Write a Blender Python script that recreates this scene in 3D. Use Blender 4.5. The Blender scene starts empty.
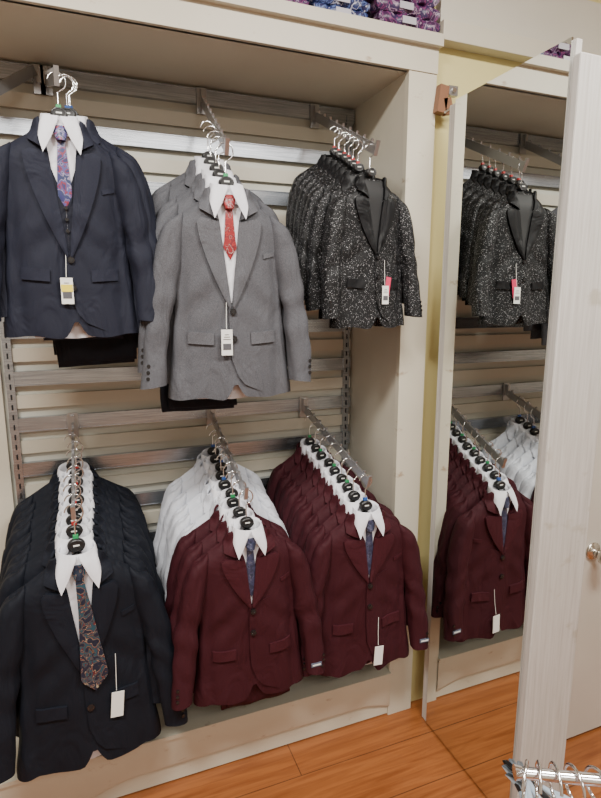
import bpy, math, random
from mathutils import Vector, Matrix, noise
random.seed(7)
S=bpy.context.scene
# ------------------------------------------------------------------ materials
def newmat(name):
    m=bpy.data.materials.new(name); m.use_nodes=True
    nt=m.node_tree; b=nt.nodes['Principled BSDF']
    return m,nt,b
def N(nt,t,**k):
    n=nt.nodes.new(t)
    for a,v in k.items():
        if a in n.inputs: n.inputs[a].default_value=v
        else: setattr(n,a,v)
    return n
def ramp(nt,fac,stops,interp='LINEAR'):
    r=nt.nodes.new('ShaderNodeValToRGB'); r.color_ramp.interpolation=interp
    e=r.color_ramp.elements
    while len(e)<len(stops): e.new(0.5)
    for i,(p,c) in enumerate(stops):
        e[i].position=p; e[i].color=(c[0],c[1],c[2],1)
    nt.links.new(fac,r.inputs[0]); return r.outputs[0]
def coords(nt,scale=(1,1,1)):
    tc=nt.nodes.new('ShaderNodeTexCoord'); mp=nt.nodes.new('ShaderNodeMapping')
    mp.inputs['Scale'].default_value=scale
    nt.links.new(tc.outputs['Object'],mp.inputs[0]); return mp.outputs[0]
def bump(nt,b,h,strength=.3,dist=.002):
    bp=nt.nodes.new('ShaderNodeBump'); bp.inputs['Strength'].default_value=strength
    bp.inputs['Distance'].default_value=dist
    nt.links.new(h,bp.inputs['Height']); nt.links.new(bp.outputs[0],b.inputs['Normal'])
def plain(name,c,rough=.5,metal=0):
    m,nt,b=newmat(name)
    b.inputs['Base Color'].default_value=(*c,1); b.inputs['Roughness'].default_value=rough; b.inputs['Metallic'].default_value=metal
    return m
def mul(c,k): return tuple(min(1,v*k) for v in c)
def fabric(name,c,rough=.72,sheen=.0,var=.25,weave=900,spec=.2):
    m,nt,b=newmat(name)
    v=coords(nt)
    n1=N(nt,'ShaderNodeTexNoise',Scale=weave,Detail=1.0); nt.links.new(v,n1.inputs['Vector'])
    v2=coords(nt,(1,1,.45))
    n2=N(nt,'ShaderNodeTexNoise',Scale=14.,Detail=2.5,Distortion=1.2); nt.links.new(v2,n2.inputs['Vector'])
    col=ramp(nt,n1.outputs['Fac'],[(.3,mul(c,1-var)),(.7,mul(c,1+var))])
    nt.links.new(col,b.inputs['Base Color'])
    b.inputs['Roughness'].default_value=rough
    b.inputs['Sheen Weight'].default_value=sheen; b.inputs['Sheen Roughness'].default_value=.4
    b.inputs['Specular IOR Level'].default_value=spec
    bump(nt,b,n2.outputs['Fac'],.55,.022)
    return m
def paint(name,c,dirt=(.30,.2,.1),amt=.5,rough=.45,scuff=True):
    m,nt,b=newmat(name)
    v=coords(nt)
    n=N(nt,'ShaderNodeTexNoise',Scale=2.5,Detail=6.); nt.links.new(v,n.inputs['Vector'])
    base=ramp(nt,n.outputs['Fac'],[(.3,mul(c,.93)),(.7,mul(c,1.04))])
    if scuff:
        v2=coords(nt,(1.,1.,2.2))
        n2=N(nt,'ShaderNodeTexNoise',Scale=11.,Detail=8.,Roughness=.7); nt.links.new(v2,n2.inputs['Vector'])
        f=ramp(nt,n2.outputs['Fac'],[(.62,(0,0,0)),(.72,(amt,amt,amt))])
        mx=nt.nodes.new('ShaderNodeMix'); mx.data_type='RGBA'
        nt.links.new(f,mx.inputs[0]); nt.links.new(base,mx.inputs[6]); mx.inputs[7].default_value=(*dirt,1)
        base=mx.outputs[2]
    nt.links.new(base,b.inputs['Base Color']); b.inputs['Roughness'].default_value=rough
    return m
M={}
M['navy']=fabric('navy_wool',(.0115,.0130,.0235))
M['navylap']=fabric('navy_wool_lapel',(.0140,.0158,.028))
M['vest']=fabric('navy_vest_wool',(.0090,.0102,.0185))
M['navy2']=fabric('dark_navy_wool',(.0055,.0070,.0122))
M['navy2lap']=fabric('dark_navy_wool_lapel',(.0066,.0083,.0145))
M['grey']=fabric('grey_wool',(.080,.081,.091),var=.45)
M['greylap']=fabric('grey_wool_lapel',(.092,.093,.104),var=.4)
M['maroon']=fabric('maroon_wool',(.037,.0058,.0098))
M['maroonlap']=fabric('maroon_wool_lapel',(.044,.0070,.0115))
M['white']=fabric('white_suiting',(.56,.58,.64),var=.04)
M['shirt']=fabric('white_shirt_cotton',(.72,.72,.77),var=.03)
M['lining']=plain('dark_lining',(.006,.006,.007),.6)
M['black']=plain('black_plastic',(.012,.012,.013),.35)
M['btn']=plain('dark_button',(.012,.011,.012),.25)
M['satin']=fabric('black_satin',(.0055,.0055,.0065),rough=.5,var=.05,spec=.2)
M['chrome']=plain('chrome',(.80,.80,.81),.15,1)
M['steel']=plain('dull_steel',(.42,.42,.43),.28,.85)
M['clearpl']=plain('grey_blue_plastic',(.30,.36,.42),.3)
M['tag']=plain('white_card_tag',(.8,.8,.76),.6)
M['tagred']=plain('red_tag',(.6,.03,.10),.5)
M['tagink']=plain('tag_print',(.08,.08,.09),.6)
M['yellow']=plain('yellow_sticker',(.8,.65,.05),.5)
M['cuff_label']=plain('woven_cuff_label',(.10,.12,.17),.6)
for n,c in dict(green=(.02,.3,.10),blue=(.03,.10,.35),red=(.45,.03,.03),teal=(.02,.25,.25)).items(): M['clip_'+n]=plain('size_clip_'+n,c,.4)
# sequin: sparkle glints painted into the base colour as scattered bright cells
m,nt,b=newmat('black_sequin')
v=coords(nt); vo=N(nt,'ShaderNodeTexVoronoi',Scale=520.); nt.links.new(v,vo.inputs['Vector'])
sep=nt.nodes.new('ShaderNodeSeparateColor'); nt.links.new(vo.outputs['Color'],sep.inputs[0])
col=ramp(nt,sep.outputs[0],[(.0,(.0022,.0022,.0026)),(.86,(.0035,.0035,.004)),(.93,(.03,.03,.034)),(.985,(.38,.38,.40))])
nt.links.new(col,b.inputs['Base Color']); b.inputs['Roughness'].default_value=.5; b.inputs['Specular IOR Level'].default_value=.25
bump(nt,b,sep.outputs[1],.4,.002); M['sequin']=m
# ties
def tiemat(name,stops,scale=60,dist=3.):
    m,nt,b=newmat(name); v=coords(nt)
    n=N(nt,'ShaderNodeTexNoise',Scale=scale*.35,Detail=1.,Distortion=dist); nt.links.new(v,n.inputs['Vector'])
    w=N(nt,'ShaderNodeTexVoronoi',Scale=scale); nt.links.new(v,w.inputs['Vector'])
    a=nt.nodes.new('ShaderNodeMath'); a.operation='MULTIPLY_ADD'; a.inputs[1].default_value=2.2; 
    nt.links.new(n.outputs['Fac'],a.inputs[0]); nt.links.new(w.outputs['Distance'],a.inputs[2])
    fr=nt.nodes.new('ShaderNodeMath'); fr.operation='FRACT'; nt.links.new(a.outputs[0],fr.inputs[0])
    col=ramp(nt,fr.outputs[0],stops,'CONSTANT'); nt.links.new(col,b.inputs['Base Color'])
    b.inputs['Roughness'].default_value=.4; return m
M['paisley']=tiemat('paisley_tie_silk',[(0,(.008,.016,.035)),(.3,(.15,.07,.035)),(.36,(.012,.06,.085)),(.6,(.10,.012,.018)),(.70,(.34,.29,.2)),(.74,(.008,.014,.032))],34,5.)
M['redtie']=tiemat('red_tie_silk',[(0,(.24,.008,.012)),(.45,(.34,.02,.02)),(.6,(.16,.008,.015)),(.82,(.42,.28,.25)),(.88,(.20,.008,.015))],45)
M['purptie']=tiemat('purple_blue_tie_silk',[(0,(.03,.03,.12)),(.3,(.20,.025,.05)),(.5,(.08,.07,.22)),(.7,(.26,.22,.32)),(.78,(.025,.035,.10))],50)
M['bluetie']=tiemat('navy_tie_silk',[(0,(.02,.025,.05)),(.5,(.035,.04,.085)),(.8,(.10,.10,.15)),(.9,(.02,.025,.05))],70)

# ------------------------------------------------------------------ mesh builder
class B:
    def __init__(s): s.v=[];s.f=[];s.mi=[];s.sm=[];s.mats=[]
    def slot(s,m):
        m=M[m] if isinstance(m,str) else m
        if m not in s.mats: s.mats.append(m)
        return s.mats.index(m)
    def grid(s,rows,mat,smooth=True,wrap=False):
        k=s.slot(mat); b0=len(s.v); nc=len(rows[0])
        for r in rows: s.v.extend(tuple(p) for p in r)
        for i in range(len(rows)-1):
            for j in range(nc if wrap else nc-1):
                j2=(j+1)%nc
                s.f.append((b0+i*nc+j,b0+i*nc+j2,b0+(i+1)*nc+j2,b0+(i+1)*nc+j)); s.mi.append(k); s.sm.append(smooth)
    def poly(s,pts,mat,smooth=False):
        k=s.slot(mat); b0=len(s.v); s.v.extend(tuple(p) for p in pts)
        s.f.append(tuple(range(b0,b0+len(pts)))); s.mi.append(k); s.sm.append(smooth)
    def box(s,c,d,mat,rot=None,bev=0):
        cx,cy,cz=c; x,y,z=d[0]/2,d[1]/2,d[2]/2
        k=s.slot(mat)
        P=[Vector((sx*x,sy*y,sz*z)) for sx in(-1,1) for sy in(-1,1) for sz in(-1,1)]
        if rot: P=[rot@p for p in P]
        b0=len(s.v); s.v.extend((p.x+cx,p.y+cy,p.z+cz) for p in P)
        for q in ((0,1,3,2),(4,6,7,5),(0,4,5,1),(2,3,7,6),(0,2,6,4),(1,5,7,3)):
            s.f.append(tuple(b0+i for i in q)); s.mi.append(k); s.sm.append(False)
    def tube(s,pts,r,mat,n=8,caps=True):
        pts=[Vector(p) for p in pts]; rows=[]
        up=None
        for i,p in enumerate(pts):
            t=(pts[min(i+1,len(pts)-1)]-pts[max(i-1,0)]).normalized()
            if up is None: up=Vector((0,1,0)) if abs(t.y)<.9 else Vector((1,0,0))
            a=t.cross(up).normalized(); bb=a.cross(t).normalized(); up=bb
            rr=r[i] if isinstance(r,(list,tuple)) else r
            rows.append([p+a*math.cos(q*2*math.pi/n)*rr+bb*math.sin(q*2*math.pi/n)*rr for q in range(n)])
        s.grid(rows,mat,True,True)
        if caps: s.poly(rows[0][::-1],mat); s.poly(rows[-1],mat)
    def disc(s,c,r,th,mat,n=12):
        c=Vector(c); f=[c+Vector((math.cos(a)*r,-th,math.sin(a)*r)) for a in [2*math.pi*i/n for i in range(n)]]
        bk=[p+Vector((0,th*1.6,0)) for p in f]
        s.poly(f,mat); s.grid([f,bk],mat,False,True)
    def mesh(s,name):
        me=bpy.data.meshes.new(name); me.from_pydata(s.v,[],s.f)
        for m in s.mats: me.materials.append(m)
        me.polygons.foreach_set('material_index',s.mi); me.polygons.foreach_set('use_smooth',s.sm)
        me.update(); return me
    def obj(s,name,loc=(0,0,0),rot=(0,0,0),sc=(1,1,1)):
        o=bpy.data.objects.new(name,s.mesh(name)); S.collection.objects.link(o)
        o.location=loc;o.rotation_euler=rot;o.scale=sc; return o
def resample(P,n):
    P=[Vector(p) for p in P]
    L=[0]
    for a,b in zip(P,P[1:]): L.append(L[-1]+(b-a).length)
    T=L[-1] or 1; out=[]
    for i in range(n):
        d=T*i/(n-1); j=0
        while j<len(P)-2 and L[j+1]<d: j+=1
        seg=(L[j+1]-L[j]) or 1
        out.append(P[j].lerp(P[j+1],max(0,min(1,(d-L[j])/seg))))
    return out
def smoothpoly(P,n=24):
    P=[Vector(p) for p in P]; out=[]
    for i in range(len(P)-1):
        p0=P[max(i-1,0)];p1=P[i];p2=P[i+1];p3=P[min(i+2,len(P)-1)]
        for k in range(6):
            t=k/6
            out.append(.5*((2*p1)+(-p0+p2)*t+(2*p0-5*p1+4*p2-p3)*t*t+(-p0+3*p1-3*p2+p3)*t**3))
    out.append(P[-1]); return resample(out,n)
def interp(T,x):
    if x<=T[0][0]: return T[0][1]
    for (a,b),(c,d) in zip(T,T[1:]):
        if x<=c:
            t=(x-a)/(c-a); t=t*t*(3-2*t); return b+(d-b)*t
    return T[-1][1]
# ------------------------------------------------------------------ the suit
LEN=.52
HW=[(0,.150),(.08,.152),(.16,.149),(.28,.148),(.40,.160),(.52,.174)]
DF=[(0,.030),(.08,.034),(.28,.036),(.40,.040),(.52,.046)]
def suit(name,cloth,lap,shirt='shirt',tie=None,tie_out=False,vest=False,pants=None,pants_drop=.05,pants_x=0.,clip=None,tag=None,tagpos=(-.02,-.40),
         wing=1.,seed=0,cufflabel=False,hem_tail=True,breast=True,buttons=2,sleeve_out=1.0,brk=-.235,vn=1.,shawl=False,tie_end=-.20):
    rnd=random.Random(seed); b=B()
    ph=[rnd.uniform(0,6.28) for _ in range(6)]
    hw=lambda z: interp(HW,-z)
    def ztop(x):
        ax=abs(x); z=0 if ax<.042 else -.070*((ax-.042)/.108)
        return z
    def y(x,z,off=0.,fr=True):
        w=hw(z); e=min(1,abs(x)/w); side=max(0,1-e**4.0)**.5
        s=max(0,ztop(x)-z); top=1-math.exp(-s/.014)
        nk=max(0,1-(abs(x)/.07)**4); top=max(top,.78*nk)
        d=interp(DF,-z) if fr else .022+.010*min(1,-z/.3)
        lo=min(1,max(0,(-z-.12)/.25))
        # long soft drape folds plus diagonal drag lines from the chest to the waist button
        fold=.0042*math.sin(x*36+z*4+ph[0])*lo
        fold+=.013*noise.noise((x*11+seed*3.1,seed*1.7+(0 if fr else 9),z*2.6))*min(1,max(0,(-z-.05)/.25))
        q=x if x>0 else -x
        fold+=.0038*math.sin((z+q*.9)*62+ph[2])*math.exp(-((z+.27)/.07)**2)*math.exp(-((q-.09)/.06)**2)
        fold-=.007*math.exp(-((q-.126)/.014)**2)*min(1,max(0,(-z-.10)/.1))
        dd=(d+fold)*side*top
        return -(dd+off) if fr else dd*.9
    nu,nv=52,44
    def ex(u): # piecewise sampling: finer near sides
        return math.sin(math.pi/2*u)
    for fr in (True,False):
        rows=[]
        for i in range(nv+1):
            v=(i/nv)**1.3; row=[]
            for j in range(nu+1):
                u=ex(-1+2*j/nu)
                zt=ztop(u*.150); zh=-LEN+.003*math.sin(u*9+ph[3])
                if fr:
                    zh+=.050*max(0,1-abs(u-.03)/.18)**1.5 - .006*(1-abs(u))
                z=zt+(zh-zt)*v; x=u*hw(z)
                row.append((x,y(x,z,0,fr),z))
            rows.append(row)
        b.grid(rows if fr else [r[::-1] for r in rows],cloth)
    def ribbon(A,Bq,offA,offB,mat,n=18,m=6,skirt=True,curl=0.):
        A=resample([Vector((p[0],p[1])) for p in A],n); Bq=resample([Vector((p[0],p[1])) for p in Bq],n)
        rows=[]
        for a,c in zip(A,Bq):
            row=[]
            for k in range(m+1):
                t=k/m; p=a.lerp(c,t); o=offA+(offB-offA)*t+curl*math.sin(math.pi*t)
                row.append(Vector((p.x,y(p.x,p.y,o),p.y)))
            rows.append(row)
        flip=(A[n//2].x>Bq[n//2].x)
        b.grid([r[::-1] for r in rows] if flip else rows,mat)
        if skirt:
            loop=[r[0] for r in rows]+rows[-1][1:]+[r[-1] for r in rows[::-1]][1:]+rows[0][::-1][1:-1]
            low=[Vector((p.x*.995,min(p.y+max(offA,offB)+.002,y(p.x,p.z,-.002)),p.z)) for p in loop]
            b.grid([loop,low],mat,False,True)
        return rows
    sgn=lambda P,s:[(s*p[0],p[1]) for p in P]
    def zs(P,inner=False): # stretch the lapel line to the requested break point
        k=(brk+.07)/(-.148)
        return [(x*(vn if (inner and z<-.06) else 1),z if z>-.07 else -.07+(z+.07)*k) for x,z in P]
    # shirt front
    IN=zs([(.044,-.005),(.032,-.070),(.023,-.12),(.012,-.170),(.002,-.218)],True)
    ribbon(sgn(IN,-1),IN,.001,.001,shirt or 'lining',skirt=False)
    if vest:
        vv=-.185
        for s in(-1,1):
            ribbon(sgn([(.027,-.110),(.001,vv),(.000,brk-.004)],s),sgn([(.036,-.105),(.025,vv),(.006,brk-.004)],s),.0045,.005,'vest')
        for q in range(3): b.disc((0,y(0,vv-.015-q*.028,.008),vv-.015-q*.028),.0045,.002,'btn',8)
    # front overlap panel
    E=[(-.008,brk-.005),(-.008,-.36),(-.004,-.42),(.012,-.465),(.03,-.487)]
    O=[(.07,brk+.02),(.07,-.36),(.07,-.42),(.08,-.47),(.085,-.512)]
    ribbon(E,O,.0055,.0005,cloth,n=24,m=8)
    # lapels + collar
    LI=zs([(.033,-.073),(.026,-.105),(.017,-.148),(.009,-.185),(.002,-.222)],True)
    if shawl:
        for s in(-1,1):
            ribbon(sgn(smoothpoly([(.047,.010),(.043,-.03),(.030,-.09),(.014,-.16),(.002,brk-.004)]),s),
                   sgn(smoothpoly([(.062,.004),(.078,-.03),(.076,-.09),(.050,-.165),(.006,brk-.012)]),s),.008,.007,lap,n=26,curl=.004)
    else:
        LO=zs([(.074,-.064),(.092,-.072),(.086,-.100),(.067,-.140),(.041,-.182),(.006,-.230)])
        LO=[Vector(p) for p in LO[:2]]+smoothpoly(LO[1:],20)[1:]
        if vn<1: LO=[Vector((p.x*(.93 if p.y<-.066 else 1),p.y)) for p in LO]
        for s in(-1,1):
            o=.0015 if s<0 else .003
            ribbon(sgn(resample(smoothpoly(LI),30),s),sgn(resample(LO,30),s),.006+o,.007+o,lap,n=30,curl=.003)
            ribbon(sgn([(.047,.012),(.042,-.032),(.034*(vn*.5+.5),-.068)],s),sgn([(.060,.006),(.074,-.024),(.077,-.043)],s),.008+o,.0095+o,lap,n=10,curl=.003)
    # back collar band
    def ringpt(th,rx,ry,z,cy=0): return (rx*math.cos(th),cy+ry*math.sin(th),z)
    rows=[[ringpt(th,rx,ry,z+.012*math.sin(max(0,th))) for th in [math.radians(-12+204*i/16) for i in range(17)]] for rx,ry,z in((.062,.032,-.010),(.059,.030,.006),(.056,.027,.012),(.053,.025,.004))]
    b.grid(rows,lap)
    # shirt collar band + wings
    if shirt:
        rows=[[ringpt(2*math.pi*i/20,rx,ry,z+.010*math.sin(2*math.pi*i/20),-.006) for i in range(20)] for rx,ry,z in((.048,.036,-.02),(.044,.032,.016),(.042,.030,.025),(.040,.028,.016),(.038,.026,-.02))]
        b.grid(rows,shirt,True,True)
        for s in(-1,1):
            A=[];C=[]
            for i in range(9):
                t=i/8; th=math.radians(10-96*t)
                A.append(Vector((s*.0435*math.cos(th),-.006+.033*math.sin(th),.025+.010*math.sin(th))))
            low=smoothpoly([(s*.050,-.012,-.008*wing),(s*.049*(.5+.5*wing),-.048,-.035*wing),(s*.041*(.4+.6*wing),-.056,-.068*wing)],7)
            low+= [Vector((s*.022,-.052,-.034*wing)),Vector((s*.005,-.045,.002))]
            rows=[[a.lerp(c,k/4)+Vector((0,-.004*math.sin(math.pi*k/4),0)) for k in range(5)] for a,c in zip(A,low)]
            b.grid(rows,shirt)
    # tie
    if tie:
        o=.016 if tie_out else .0045
        zb=-.325 if tie_out else tie_end
        w2=.032 if tie_out else .018
        dx=.018 if tie_out else 0
        ribbon([(-.015,-.008),(-.017,-.02),(-.010,-.042)],[(.015,-.008),(.017,-.02),(.010,-.042)],.016,.016,tie,n=8,curl=.006)
        ribbon([(-.009,-.040),(-.015+dx*.4,-.12),(-w2+dx,zb+.03),(-.001+dx,zb)],[(.009,-.040),(.015+dx*.4,-.12),(w2+dx,zb+.03),(.001+dx,zb)],o,o,tie,n=26,curl=.002)
    # flap pockets, breast welt
    for s in(-1,1):
        ribbon(sgn([(.050,-.352),(.051,-.382)],s),sgn([(.118,-.346),(.119,-.377)],s),.006,.006,lap,n=5,m=8)
    if breast: ribbon([(.090,-.150),(.091,-.162)],[(.122,-.142),(.122,-.154)],.0035,.0035,lap,n=3,m=5)
    for i in range(buttons):
        z=brk-.022-i*.070
        b.disc((.003,y(.003,z,.008),z),.0085,.003,'btn',14)
        b.disc((.003,y(.003,z,.0095),z),.005,.0025,'black',10)
    # sleeves
    so=sleeve_out
    for s in(-1,1):
        # (z, x centre, x radius, y radius, y centre)
        key=[(-.058,.128,.010,.010,-.004),(-.062,.134,.018,.020,-.004),(-.072,.140,.025,.027,-.004),(-.095,.147,.031,.031,-.005),(-.14,.157,.0345,.032,-.007),(-.20,.168,.035,.031,-.010),(-.27,.180,.0345,.029,-.015),
             (-.34,.190,.0335,.027,-.021),(-.41,.197,.0325,.026,-.028),(-.485,.201,.0315,.025,-.036)]
        K=smoothpoly([(z,x,r) for z,x,r,_,_ in key],44); Y=smoothpoly([(z,yy,r) for z,_,_,r,yy in key],44)
        rows=[]
        p1,p2=rnd.uniform(0,6),rnd.uniform(0,6); sg=rnd.uniform(-.008,.012)
        for k,kk in zip(K,Y):
            z,x,r=k; x=.146+(x-.146)*so+sg*(-z/.475)**2; row=[]; yc=kk[1]; ry=kk[2]
            env=min(1,max(0,(-z-.10)/.12))
            for q in range(24):
                th=2*math.pi*q/24; c,sn=math.cos(th),math.sin(th)
                # slightly boxy section
                k4=1/(abs(c)**2.6+abs(sn)**2.6)**(1/2.6)
                wr=1+env*(.20*noise.noise((c*1.1+seed*5+s*3,sn*1.1,z*9))+.045*math.sin(z*70+2.2*math.sin(th+p1)+p2)*math.exp(-((z+.29)/.09)**2)*2)
                row.append((s*(x+r*k4*wr*c), yc+ry*k4*wr*sn, z+(.010*c if z>-.12 else .004*c)*-1))
            rows.append(row)
        fin=rows[-1]; nf=len(fin)
        b.grid(rows if s<0 else [r[::-1] for r in rows],cloth,True,True)
        b.poly([Vector(p)*1 for p in rows[0]],cloth)
        def shr(r,k,dz):
            cx=sum(p[0] for p in r)/nf; cy=sum(p[1] for p in r)/nf
            return [(cx+(p[0]-cx)*k,cy+(p[1]-cy)*k,p[2]+dz) for p in r]
        inn=[fin,shr(fin,.88,.001),shr(rows[-4],.72,0)]
        b.grid(inn,'lining',True,True); b.poly(inn[-1],'lining')
        for i in range(3):
            z=-.462+i*.016; r=min(rows,key=lambda rr:abs(rr[0][2]-z))
            pt=min(r,key=lambda p:(p[1]-abs(p[0])*.5)); b.disc((pt[0],pt[1]-.001,z),.0048,.002,'btn',9)
        if cufflabel and s>0:
            r=rows[39]; pt=min(r,key=lambda p:p[1])
            b.box((pt[0]-.002,pt[1]-.001,-.452),(.034,.003,.012),'cuff_label'); b.box((pt[0]-.002,pt[1]-.003,-.452),(.026,.001,.004),'tag')
    # shirt tail & pants
    if hem_tail and shirt:
        rows=[]
        for i in range(6):
            z=-.44-.018*i; rows.append([(x,-.014+.003*math.sin(x*60+ph[4]),z+ (.5*abs(x))*(.1)) for x in [-.10+.02*j for j in range(11)]])
        b.grid(rows,shirt)
    if pants:
        zb=-LEN-pants_drop; prof=[]; z0=-.40
        for t in range(9): prof.append((-.008,z0+(zb+.014-z0)*t/8))
        for t in range(1,8):
            a=math.pi*t/8; prof.append((-.010*math.cos(a)+.002,zb+.014-.014*math.sin(a)))
        for t in range(9): prof.append((.012,zb+.014+(z0-zb-.014)*t/8))
        for off,w,dy in((0,.105,0.004),(.012,.100,-.004)):
            rows=[[(pants_x+u*w+.004*math.sin(z*30+ph[5])+off, yy+dy+.003*math.sin(u*7+ph[4])+.004*(1-u*u)*(1 if yy>0 else -1), z+off*.8) for u in [-1+2*j/12 for j in range(13)]] for yy,z in prof]
            b.grid(rows,pants)
            for e in(0,-1): b.poly([r[e] for r in rows],pants)
    # hanger
    b.tube([(-.11,.0,-.090),(-.08,0,-.060),(-.035,0,-.020),(0,0,.004),(.035,0,-.020),(.08,0,-.060),(.11,0,-.090)],.006,'black',8)
    rows=[]
    for yy,k in((-.010,.65),(-.012,.9),(.0,1.),(.008,.95)):
        rows.append([(k*.021*math.cos(a),yy-.004,.027+k*.016*math.sin(a)) for a in [2*math.pi*i/16 for i in range(16)]])
    b.grid(rows,'black',True,True); b.poly(rows[0],'black'); b.poly(rows[-1][::-1],'black')
    b.box((0,-.0145,.029),(.014,.001,.0035),'tag')
    hook=[(0,0,.038),(0,0,.078)]+[( .021*math.sin(a),0,.104-.021*math.cos(a)) for a in [math.radians(20+ i*15) for i in range(17)]]
    b.tube(hook,.0019,'chrome',7)
    if clip: b.box((0,0,.046),(.012,.009,.009),M['clip_'+clip])
    # tag
    if tag:
        tx,tz=tagpos; yy=y(tx,tz,.010)
        b.tube([(tx+.004,y(tx,tz+.11,.006),tz+.12),(tx+.002,y(tx,tz+.06,.008),tz+.07),(tx,yy,tz+.03)],.0009,'tag',5)
        if tag=='red': b.box((tx+.012,yy-.001,tz+.022),(.022,.002,.075),'tagred',Matrix.Rotation(.15,3,'Y'))
        R=Matrix.Rotation(rnd.uniform(-.08,.1),3,'Y')
        b.box((tx,yy-.004,tz-.005),(.030,.0015,.066),'tag',R)
        if tag!='plain':
            b.box((tx,yy-.0052,tz-.016),(.022,.0008,.016),'tagink',R)
            for i in range(3): b.box((tx,yy-.0052,tz+.003+i*.006),(.020-.004*i,.0008,.0015),'tagink',R)
        if tag=='yellow': b.box((tx,yy-.0056,tz+.002),(.028,.0008,.018),'yellow',R)
    return b.mesh(name)
def put(name,me,pos,rz=0,rx=0,sc=(1,1,1),ry=0):
    o=bpy.data.objects.new(name,me); S.collection.objects.link(o)
    o.location=pos; o.rotation_euler=(rx,ry,rz); o.scale=sc; return o
HOOK=.125
# arms -------------------------------------------------------------
def arm(x,zb,zt,y0=2.030,y1=1.57,xt=None):
    xt=x if xt is None else xt
    b=B()
    b.box((x,y0+.004,zb-.01),(.035,.006,.085),'steel')
    b.box((x,y0-.006,zb),(.012,.02,.05),'steel')
    a=Vector((x,y0-.01,zb)); c=Vector((xt,y1-.02,zt-.004))
    d=(c-a); L=d.length; dn=d.normalized()
    ang=math.atan2(dn.z,-dn.y); yawr=math.atan2(d.x,-d.y)
    Rm=Matrix.Rotation(yawr,3,'Z')@Matrix.Rotation(-ang,3,'X')
    b.box(tuple((a+c)/2-Vector((0,0,.016))),(.007,L,.030),'steel',Rm)
    b.box(tuple(c+dn*.003+Vector((0,0,-.010))),(.012,.008,.044),'steel',Rm)
    for k in range(9):
        p=a+d*(k+.5)/9; b.box((p.x,p.y,p.z+.004),(.007,.006,.012),'steel',Rm)
    return b.obj('waterfall_hanging_arm')
def stack(xb,xt,zb,zt,meshes,names,y0,y1,scs,jit=.006,yaws=None,yb=2.035,ye=1.57,dx=None):
    n=len(meshes)
    for i in range(n):
        t=i/(n-1) if n>1 else 1
        yy=y0+(y1-y0)*t
        tt=(yb-yy)/(yb-ye)
        zz=zb+(zt-zb)*tt; x=xb+(xt-xb)*tt
        sc=scs[i] if isinstance(scs,list) else scs
        last=(i==n-1)
        ry=0 if last else random.uniform(-.05,.05)
        xx=x+(0 if last else random.uniform(-jit,jit))+(dx[i] if dx else 0)
        put(names[i],meshes[i],(xx,yy,zz-HOOK*sc[2]*.995+.0),(yaws[i] if yaws else random.uniform(-.08,.08)),random.uniform(-.02,.02),sc,ry)
# suit meshes
W=.72
navyA=suit('navy_back',  'navy','navylap',seed=1,pants='navy',pants_drop=.03,clip='blue',wing=W)
navyF=suit('navy_front','navy','navylap',seed=2,tie='purptie',vest=True,tag='yellow',tagpos=(-.012,-.40),pants=None,clip='green',brk=-.305,buttons=2,wing=1.1)
navyG=suit('navy_back2','navy','navylap',seed=3,pants='navy2',pants_drop=.12,pants_x=.0,wing=W)
greyA=suit('grey_back','grey','greylap',seed=4,pants='navy2',pants_drop=.085,pants_x=-.07,wing=W)
greyF=suit('grey_front','grey','greylap',seed=5,tie='redtie',tag='plainink',tagpos=(-.018,-.37),clip='green',brk=-.275,tie_end=-.165,vn=.8)
seqA=suit('sequin_back','sequin','satin',shirt=None,seed=6,clip='red',hem_tail=False,breast=False,shawl=True)
seqF=suit('sequin_front','sequin','satin',shirt=None,seed=7,tag='red',tagpos=(.035,-.40),hem_tail=False,breast=False,brk=-.25)
dkA=suit('dk_back','navy2','navy2lap',seed=8,wing=W)
dkB=suit('dk_back2','navy2','navy2lap',seed=9,clip='red',wing=W)
dkF=suit('dk_front','navy2','navy2lap',seed=10,tie='paisley',tie_out=True,tag='plain',tagpos=(.065,-.375),clip='green',brk=-.275,vn=.85)
whA=suit('wh_back','white','white',seed=11,clip='blue',wing=W); whB=suit('wh_back2','white','white',seed=12,wing=W)
maA=suit('ma_back','maroon','maroonlap',seed=13,clip='green',pants='maroon',pants_drop=.0,vn=.6,wing=W); maB=suit('ma_back2','maroon','maroonlap',seed=14,vn=.6,wing=W)
maF=suit('ma_front','maroon','maroonlap',seed=15,tie='bluetie',cufflabel=True,pants='maroon',pants_drop=.055,pants_x=.01,tie_end=-.19,vn=.5,brk=-.215,wing=.9)
maG=suit('ma_front2','maroon','maroonlap',seed=16,tie='bluetie',cufflabel=True,tag='plain',tagpos=(.03,-.46),pants='maroon',pants_drop=.02,clip='blue',pants_x=-.03,tie_end=-.19,vn=.5,brk=-.205,wing=.9)
# columns
XL,XM,XR=-.07,.425,.855
ZT=2.345; ZL=1.225
arm(XL,ZT,2.20,xt=-.03); arm(XM,ZT,2.08,xt=.39); arm(XR,ZT,2.12)
arm(XL-.02,ZT,2.12,xt=-.36,y1=1.72)
arm(XL,ZL,1.085); arm(XM,ZL,1.075); arm(XR-.045,ZL,1.06,xt=XR)
stack(XL,-.03,ZT,2.20,[navyG,navyA,navyG,navyA,navyF],['boys_navy_suit']*5,1.75,1.58,[(.98,1,1.0)]*4+[(.98,1,1.0)],dx=[.045,.04,.03,.02,0])
stack(XM,.39,ZT,2.08,[greyA]*4+[greyF],['boys_grey_suit']*5,1.76,1.57,[(1.04,1,1.08)]*4+[(1.06,1.05,1.10)],dx=[-.02,-.02,-.015,-.01,0])
stack(XR,XR-.01,ZT,2.12,[seqA]*6+[seqF],['boys_sequin_jacket']*7,1.80,1.57,[(.82,.9,.84)]*6+[(.82,.95,.86)],yaws=[-.1]*6+[.12],dx=[-.02]*6+[0])
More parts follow.
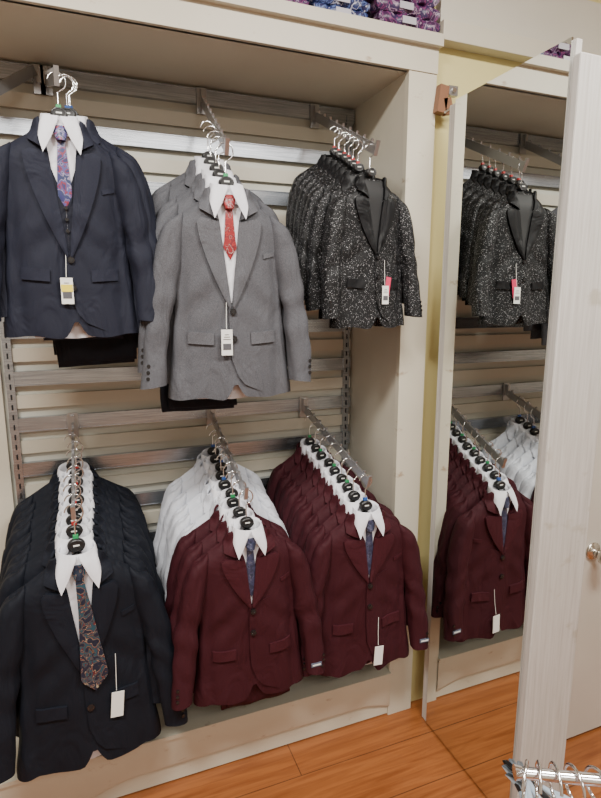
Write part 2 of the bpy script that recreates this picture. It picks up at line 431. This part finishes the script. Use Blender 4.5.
stack(XL,XL,ZL,1.085,[dkA,dkB]*4+[dkF],['boys_dark_navy_suit']*9,1.95,1.57,[(1.13,1,1.12)]*8+[(1.18,1.1,1.22)])
stack(XM,XM,ZL,1.075,[whA,whB]*3+[maA,maB,maF],['boys_white_suit']*6+['boys_maroon_suit']*3,1.95,1.55,[(1.06,1,1.1)]*6+[(1.06,1,1.06)]*2+[(1.08,1.1,1.06)],dx=[-.015]*6+[-.02,-.015,0])
sc_r=[(.92,1,1.06),(.93,1,1.06),(.94,1,1.06),(.95,1,1.06),(.97,1,1.06),(1.0,1,1.06),(1.03,1,1.06),(1.06,1,1.06),(1.10,1.1,1.10)]
stack(XR-.045,XR,ZL,1.06,[maA,maB]*4+[maG],['boys_maroon_suit']*9,1.95,1.57,sc_r,dx=[-.01]*8+[0])

# ------------------------------------------------------------------ room
M['cream']=paint('cream_painted_wood',(.58,.54,.445),amt=.12)
M['creamscuff']=paint('scuffed_cream_paint',(.60,.56,.455),dirt=(.25,.13,.05),amt=.65)
M['yellow_wall']=paint('pale_yellow_wall',(.66,.58,.27),amt=0.05)
M['backwall']=paint('slatwall_cream',(.55,.54,.47),amt=.1)
M['doorp']=paint('door_cream_paint',(.62,.59,.53),amt=.04)
M['wallp']=paint('wall_cream_paint',(.58,.55,.475),scuff=False)
M['ceil']=plain('ceiling_white',(.75,.74,.70),.8)
# brushed metal
m,nt,b=newmat('brushed_galvanised_rail'); v=coords(nt,(3,3,120))
n=N(nt,'ShaderNodeTexNoise',Scale=3.,Detail=4.); nt.links.new(v,n.inputs['Vector'])
nt.links.new(ramp(nt,n.outputs['Fac'],[(.3,(.32,.35,.39)),(.7,(.56,.59,.64))]),b.inputs['Base Color'])
b.inputs['Metallic'].default_value=.9; b.inputs['Roughness'].default_value=.25; M['rail']=m
# whitewashed board
m,nt,b=newmat('whitewashed_board'); v=coords(nt,(60,60,2.))
n=N(nt,'ShaderNodeTexNoise',Scale=2.,Detail=8.,Roughness=.65); nt.links.new(v,n.inputs['Vector'])
v3=coords(nt,(1,1,1.6)); n3=N(nt,'ShaderNodeTexNoise',Scale=9.,Detail=5.); nt.links.new(v3,n3.inputs['Vector'])
base=ramp(nt,n.outputs['Fac'],[(.25,(.40,.37,.345)),(.5,(.52,.50,.47)),(.75,(.61,.59,.57))])
mx=nt.nodes.new('ShaderNodeMix'); mx.data_type='RGBA'; nt.links.new(ramp(nt,n3.outputs['Fac'],[(.64,(0,0,0)),(.72,(.5,.5,.5))]),mx.inputs[0])
nt.links.new(base,mx.inputs[6]); mx.inputs[7].default_value=(.34,.29,.21,1)
nt.links.new(mx.outputs[2],b.inputs['Base Color'])
b.inputs['Roughness'].default_value=.5; bump(nt,b,n.outputs['Fac'],.2,.003); M['board']=m
# floor
m,nt,b=newmat('orange_wood_laminate'); v=coords(nt)
br=N(nt,'ShaderNodeTexBrick',Scale=1.0); nt.links.new(v,br.inputs['Vector'])
br.inputs['Color1'].default_value=(.29,.097,.027,1); br.inputs['Color2'].default_value=(.33,.115,.034,1); br.inputs['Mortar'].default_value=(.12,.04,.014,1)
br.inputs['Mortar Size'].default_value=.002; br.inputs['Brick Width'].default_value=1.2; br.inputs['Row Height'].default_value=.19
v2=coords(nt,(2.,30.,1.)); n=N(nt,'ShaderNodeTexNoise',Scale=1.6,Detail=7.,Distortion=1.); nt.links.new(v2,n.inputs['Vector'])
mx=nt.nodes.new('ShaderNodeMix'); mx.data_type='RGBA'; mx.blend_type='MULTIPLY'; mx.inputs[0].default_value=.85
nt.links.new(br.outputs['Color'],mx.inputs[6]); nt.links.new(ramp(nt,n.outputs['Fac'],[(.3,(.58,.47,.40)),(.6,(1,1,1))]),mx.inputs[7])
nt.links.new(mx.outputs[2],b.inputs['Base Color']); b.inputs['Roughness'].default_value=.33; M['floor']=m
M['mirror']=plain('mirror_silver',(.82,.84,.82),.01,1)
def boxo(name,lo,hi,mat,bev=.002):
    b=B(); b.box([(a+c)/2 for a,c in zip(lo,hi)],[c-a for a,c in zip(lo,hi)],mat)
    o=b.obj(name)
    if bev:
        md=o.modifiers.new('b','BEVEL'); md.width=bev; md.segments=2
    return o
YF,YB=1.655,2.06
boxo('floor',(-3,-3,-.05),(3.2,2.3,0),'floor',0)
boxo('ceiling',(-3,-3,3.1),(3.2,2.3,3.15),'ceil',0)
boxo('wall_back',(-3,2.085,0),(3.2,2.2,3.1),'wallp',0)
boxo('wall_left',(-3.05,-3,0),(-3,2.2,3.1),'wallp',0)
boxo('wall_right',(3.2,-3,0),(3.25,2.2,3.1),'wallp',0)
boxo('wall_front',(-3,-3.05,0),(3.2,-3,3.1),'wallp',0)
# alcove display fixture
b=B()
b.box((-.1,YB+.01,1.25),(2.26,.02,2.3),'backwall')
b.box((1.081,(YF+.02+YB)/2,1.2),(.10,YB-YF-.02,2.4),'cream')
b.box((1.081,YF+.012,1.19),(.106,.024,2.39),'creamscuff')
b.box((-1.25,(YF+YB)/2,1.2),(.10,YB-YF,2.4),'cream')
b.box((-.085,(YF+YB)/2+.01,2.40),(2.43,YB-YF,.03),'cream')
b.box((-.085,YF+.008,2.424),(2.44,.024,.078),'creamscuff')
b.box((-.085,YF-.004,2.480),(2.45,.04,.036),'cream')
b.box((-.085,(YF+YB)/2,2.49),(2.43,YB-YF-.02,.012),'cream')
# plinth
b.box((-.085,(YF+YB)/2+.008,.180),(2.23,YB-YF-.006,.03),'cream')
rows=[];n=60
x0,x1=-1.2,1.03
for i in range(n+1):
    x=x0+(x1-x0)*i/n
    u=((x+.1)%1.15)/1.15
    e=min(u,1-u); zc=.02+.05*min(1,(e/.12))**.5*(1 if e>.0 else 0)
    rows.append([(x,YF+.0,zc),(x,YF-.006,zc+.012),(x,YF-.006,.19)])
b.grid(rows,'creamscuff')
b.box((-.085,YF+.016,.10),(2.23,.018,.19),'creamscuff')
b.box((-.085,YF+.011,.192),(2.23,.05,.014),'creamscuff')
fx=b.obj('alcove_display_fixture')
# slats
b=B()
z=2.352;i=0
SX0,SX1=-.27,1.028
while z>.25:
    b.box(((SX0+SX1)/2,YB-.018,z),(SX1-SX0,.006,.044),'rail')
    b.box(((SX0+SX1)/2,YB-.012,z+.0235),(SX1-SX0,.022,.003),'rail')
    b.box(((SX0+SX1)/2,YB-.012,z-.0235),(SX1-SX0,.022,.003),'rail')
    b.box(((SX0+SX1)/2,YB-.008,z-.0805),(SX1-SX0,.014,.046),'cream')
    z-=.161
for x in(-.255,1.005):
    b.box((x,YB-.014,1.28),(.026,.022,2.15),'rail')
    for k in range(60): b.box((x,YB-.0265,.24+k*.035),(.005,.002,.018),'lining')
b.obj('slatwall_rails')
boxo('trim_1',(-1.2,YB-.03,.2),(-.28,YB,2.38),'cream')
# wall right of fixture
boxo('wall_side_partition',(1.134,YF+.03,0),(2.9,YF+.09,3.1),'yellow_wall',0)
boxo('trim_2',(1.14,YF-.02,2.485),(2.9,YF+.03,2.545),'cream')
boxo('trim_3',(1.14,YF+.0,2.545),(2.9,YF+.03,2.72),'wallp')
# mirror panel
b=B(); b.box((1.147,1.335,1.145),(.006,.45,2.27),'mirror'); mi=b
mo=b.obj('wall_mirror')
boxo('mirror_backing_panel',(1.151,1.10,0),(1.17,1.60,2.275),'board')
boxo('door_frame_board',(1.142,1.075,0),(1.326,1.10,2.235),'board',.004)
boxo('trim_4',(1.26,1.29,0),(1.555,1.33,2.2),'doorp')
# door
b=B(); b.box((1.96,1.31,1.02),(.80,.035,2.02),'doorp')
kx,ky,kz=1.625,1.2925,.77
rows=[]
for d,r in((0,.033),(.004,.033),(.008,.028),(.010,.014),(.03,.012),(.034,.02),(.042,.027),(.054,.029),(.064,.024),(.069,.012),(.070,.001)):
    rows.append([(kx+r*math.cos(a),ky-d,kz+r*math.sin(a)) for a in [2*math.pi*i/24 for i in range(24)]])
M['nickel']=plain('satin_nickel',(.62,.58,.52),.25,1)
b.grid(rows,'nickel',True,True)
b.obj('door_1')
# rusty wood bracket at post
M['rust']=paint('splintered_wood',(.22,.10,.05),dirt=(.04,.025,.015),amt=.9)
b=B()
b.box((1.146,YF-.012,2.305),(.034,.03,.085),'rust',Matrix.Rotation(.12,3,'Y'))
b.box((1.168,YF-.016,2.285),(.03,.022,.05),'rust',Matrix.Rotation(-.25,3,'Y'))
b.box((1.186,YF-.014,2.335),(.035,.02,.03),'steel'); b.tube([(1.15,YF-.03,2.262),(1.205,YF-.03,2.30)],.004,'chrome')
b.tube([(1.185,YF-.03,2.335),(1.185,YF-.022,2.335)],.008,'chrome')
b.obj('wooden_corner_bracket')
# packages on top
M['pk1']=tiemat('purple_patterned_fabric',[(0,(.05,.01,.06)),(.4,(.18,.04,.14)),(.6,(.04,.02,.08)),(.85,(.3,.2,.3))],45)
M['pk2']=tiemat('blue_patterned_fabric',[(0,(.02,.03,.12)),(.4,(.1,.15,.35)),(.6,(.02,.02,.08)),(.85,(.4,.4,.5))],45)
M['plas']=plain('clear_film_white',(.5,.48,.55),.15)
def package(x0,x1,y0,z0,h,mat,name,n=3):
    b=B(); rr=random.Random(n+int(x0*100))
    for k in range(n):
        hh=h/n; zc=z0+hh*(k+.5); rows=[]; sx=rr.uniform(-.008,.008)
        for (yy,zz,ins) in((.0,-.46,.01),(-.008,-.2,0),(-.008,.2,0),(0,.46,.01),(.2,.46,.01),(.21,0,.0),(.2,-.46,.01),(0,-.46,.01)):
            rows.append([(x0+sx+ins+(x1-x0-2*ins)*j/16,y0+yy+.005*math.sin(j*1.7+k),zc+zz*hh+.003*math.sin(j*1.3+k*2)) for j in range(17)])
        b.grid(rows,mat)
        b.poly([r[0] for r in rows],mat); b.poly([r[-1] for r in rows],mat)
        b.box(((x0+x1)/2+rr.uniform(-.04,.04),y0-.0125,zc),(.05,.002,hh*.5),'plas')
    return b.obj(name)
package(.90,1.13,YF+.0,2.502,.12,'pk1','folded_vest_packages',3)
package(.70,.885,YF+.02,2.502,.10,'pk2','folded_tie_packages',3)
package(.52,.68,YF+.03,2.502,.08,'pk1','folded_vest_packages',2)
# foreground rack
b=B()
b.tube([(.46,.43,1.08),(.80,.25,1.08)],.007,'chrome',16)
b.tube([(.46,.43,1.08),(.452,.434,1.08)],[.007,.009],'chrome',16)
b.tube([(.80,.25,1.08),(.80,.25,.03)],.0125,'chrome',16)
for a in range(4):
    t=a*math.pi/2+.4; b.tube([(.80,.25,.03),(.80+.3*math.cos(t),.25+.3*math.sin(t),.015)],.012,'chrome',12)
b.obj('garment_rack')
def hanger(x,y,z,rz,mat):
    b=B()
    hook=[(0,0,-.055),(0,0,-.02)]+[(.021*math.sin(a),0,.0-.021*math.cos(a)) for a in [math.radians(20+i*15) for i in range(17)]]
    b.tube(hook,.002,'chrome',8)
    b.tube([(-.17,0,-.13),(-.08,0,-.085),(0,0,-.055),(.08,0,-.085),(.17,0,-.13),(0,0,-.135),(-.17,0,-.13)],.004,mat,8)
    return b.obj('clothes_hanger',(x,y,z),(0,0,rz))
d=Vector((.34,-.18)).normalized()
for i,t in enumerate((.004,.02,.04,.062,.09,.12)):
    hanger(.46+d.x*t,.43+d.y*t,1.070,math.radians(40+i*11),['clearpl','clearpl','clearpl','black','clearpl','clearpl'][i])
# ------------------------------------------------------------------ lights
def area(loc,size,power,col=(1,.97,.91),rot=(0,0,0)):
    l=bpy.data.lights.new('l','AREA'); l.shape='RECTANGLE'; l.size=size[0]; l.size_y=size[1]; l.energy=power; l.color=col
    o=bpy.data.objects.new('ceiling_light',l); o.location=loc; o.rotation_euler=rot; S.collection.objects.link(o)
area((-.6,.3,3.05),(.8,.3),92); area((1.1,.2,3.05),(.8,.3),74); area((.3,-1.6,3.05),(1.6,.8),55)
w=bpy.data.worlds.new('w'); S.world=w; w.use_nodes=True
w.node_tree.nodes['Background'].inputs[0].default_value=(1,.96,.9,1); w.node_tree.nodes['Background'].inputs[1].default_value=.5
# camera
f=540.; p=math.atan(99/540.)
c=bpy.data.cameras.new('cam'); co=bpy.data.objects.new('camera',c); S.collection.objects.link(co); S.camera=co
co.location=(0,0,1.65); co.rotation_euler=(math.pi/2-p,0,-math.radians(21.4))
c.sensor_fit='VERTICAL'; c.sensor_height=24; c.lens=24*f/798; c.clip_start=.02
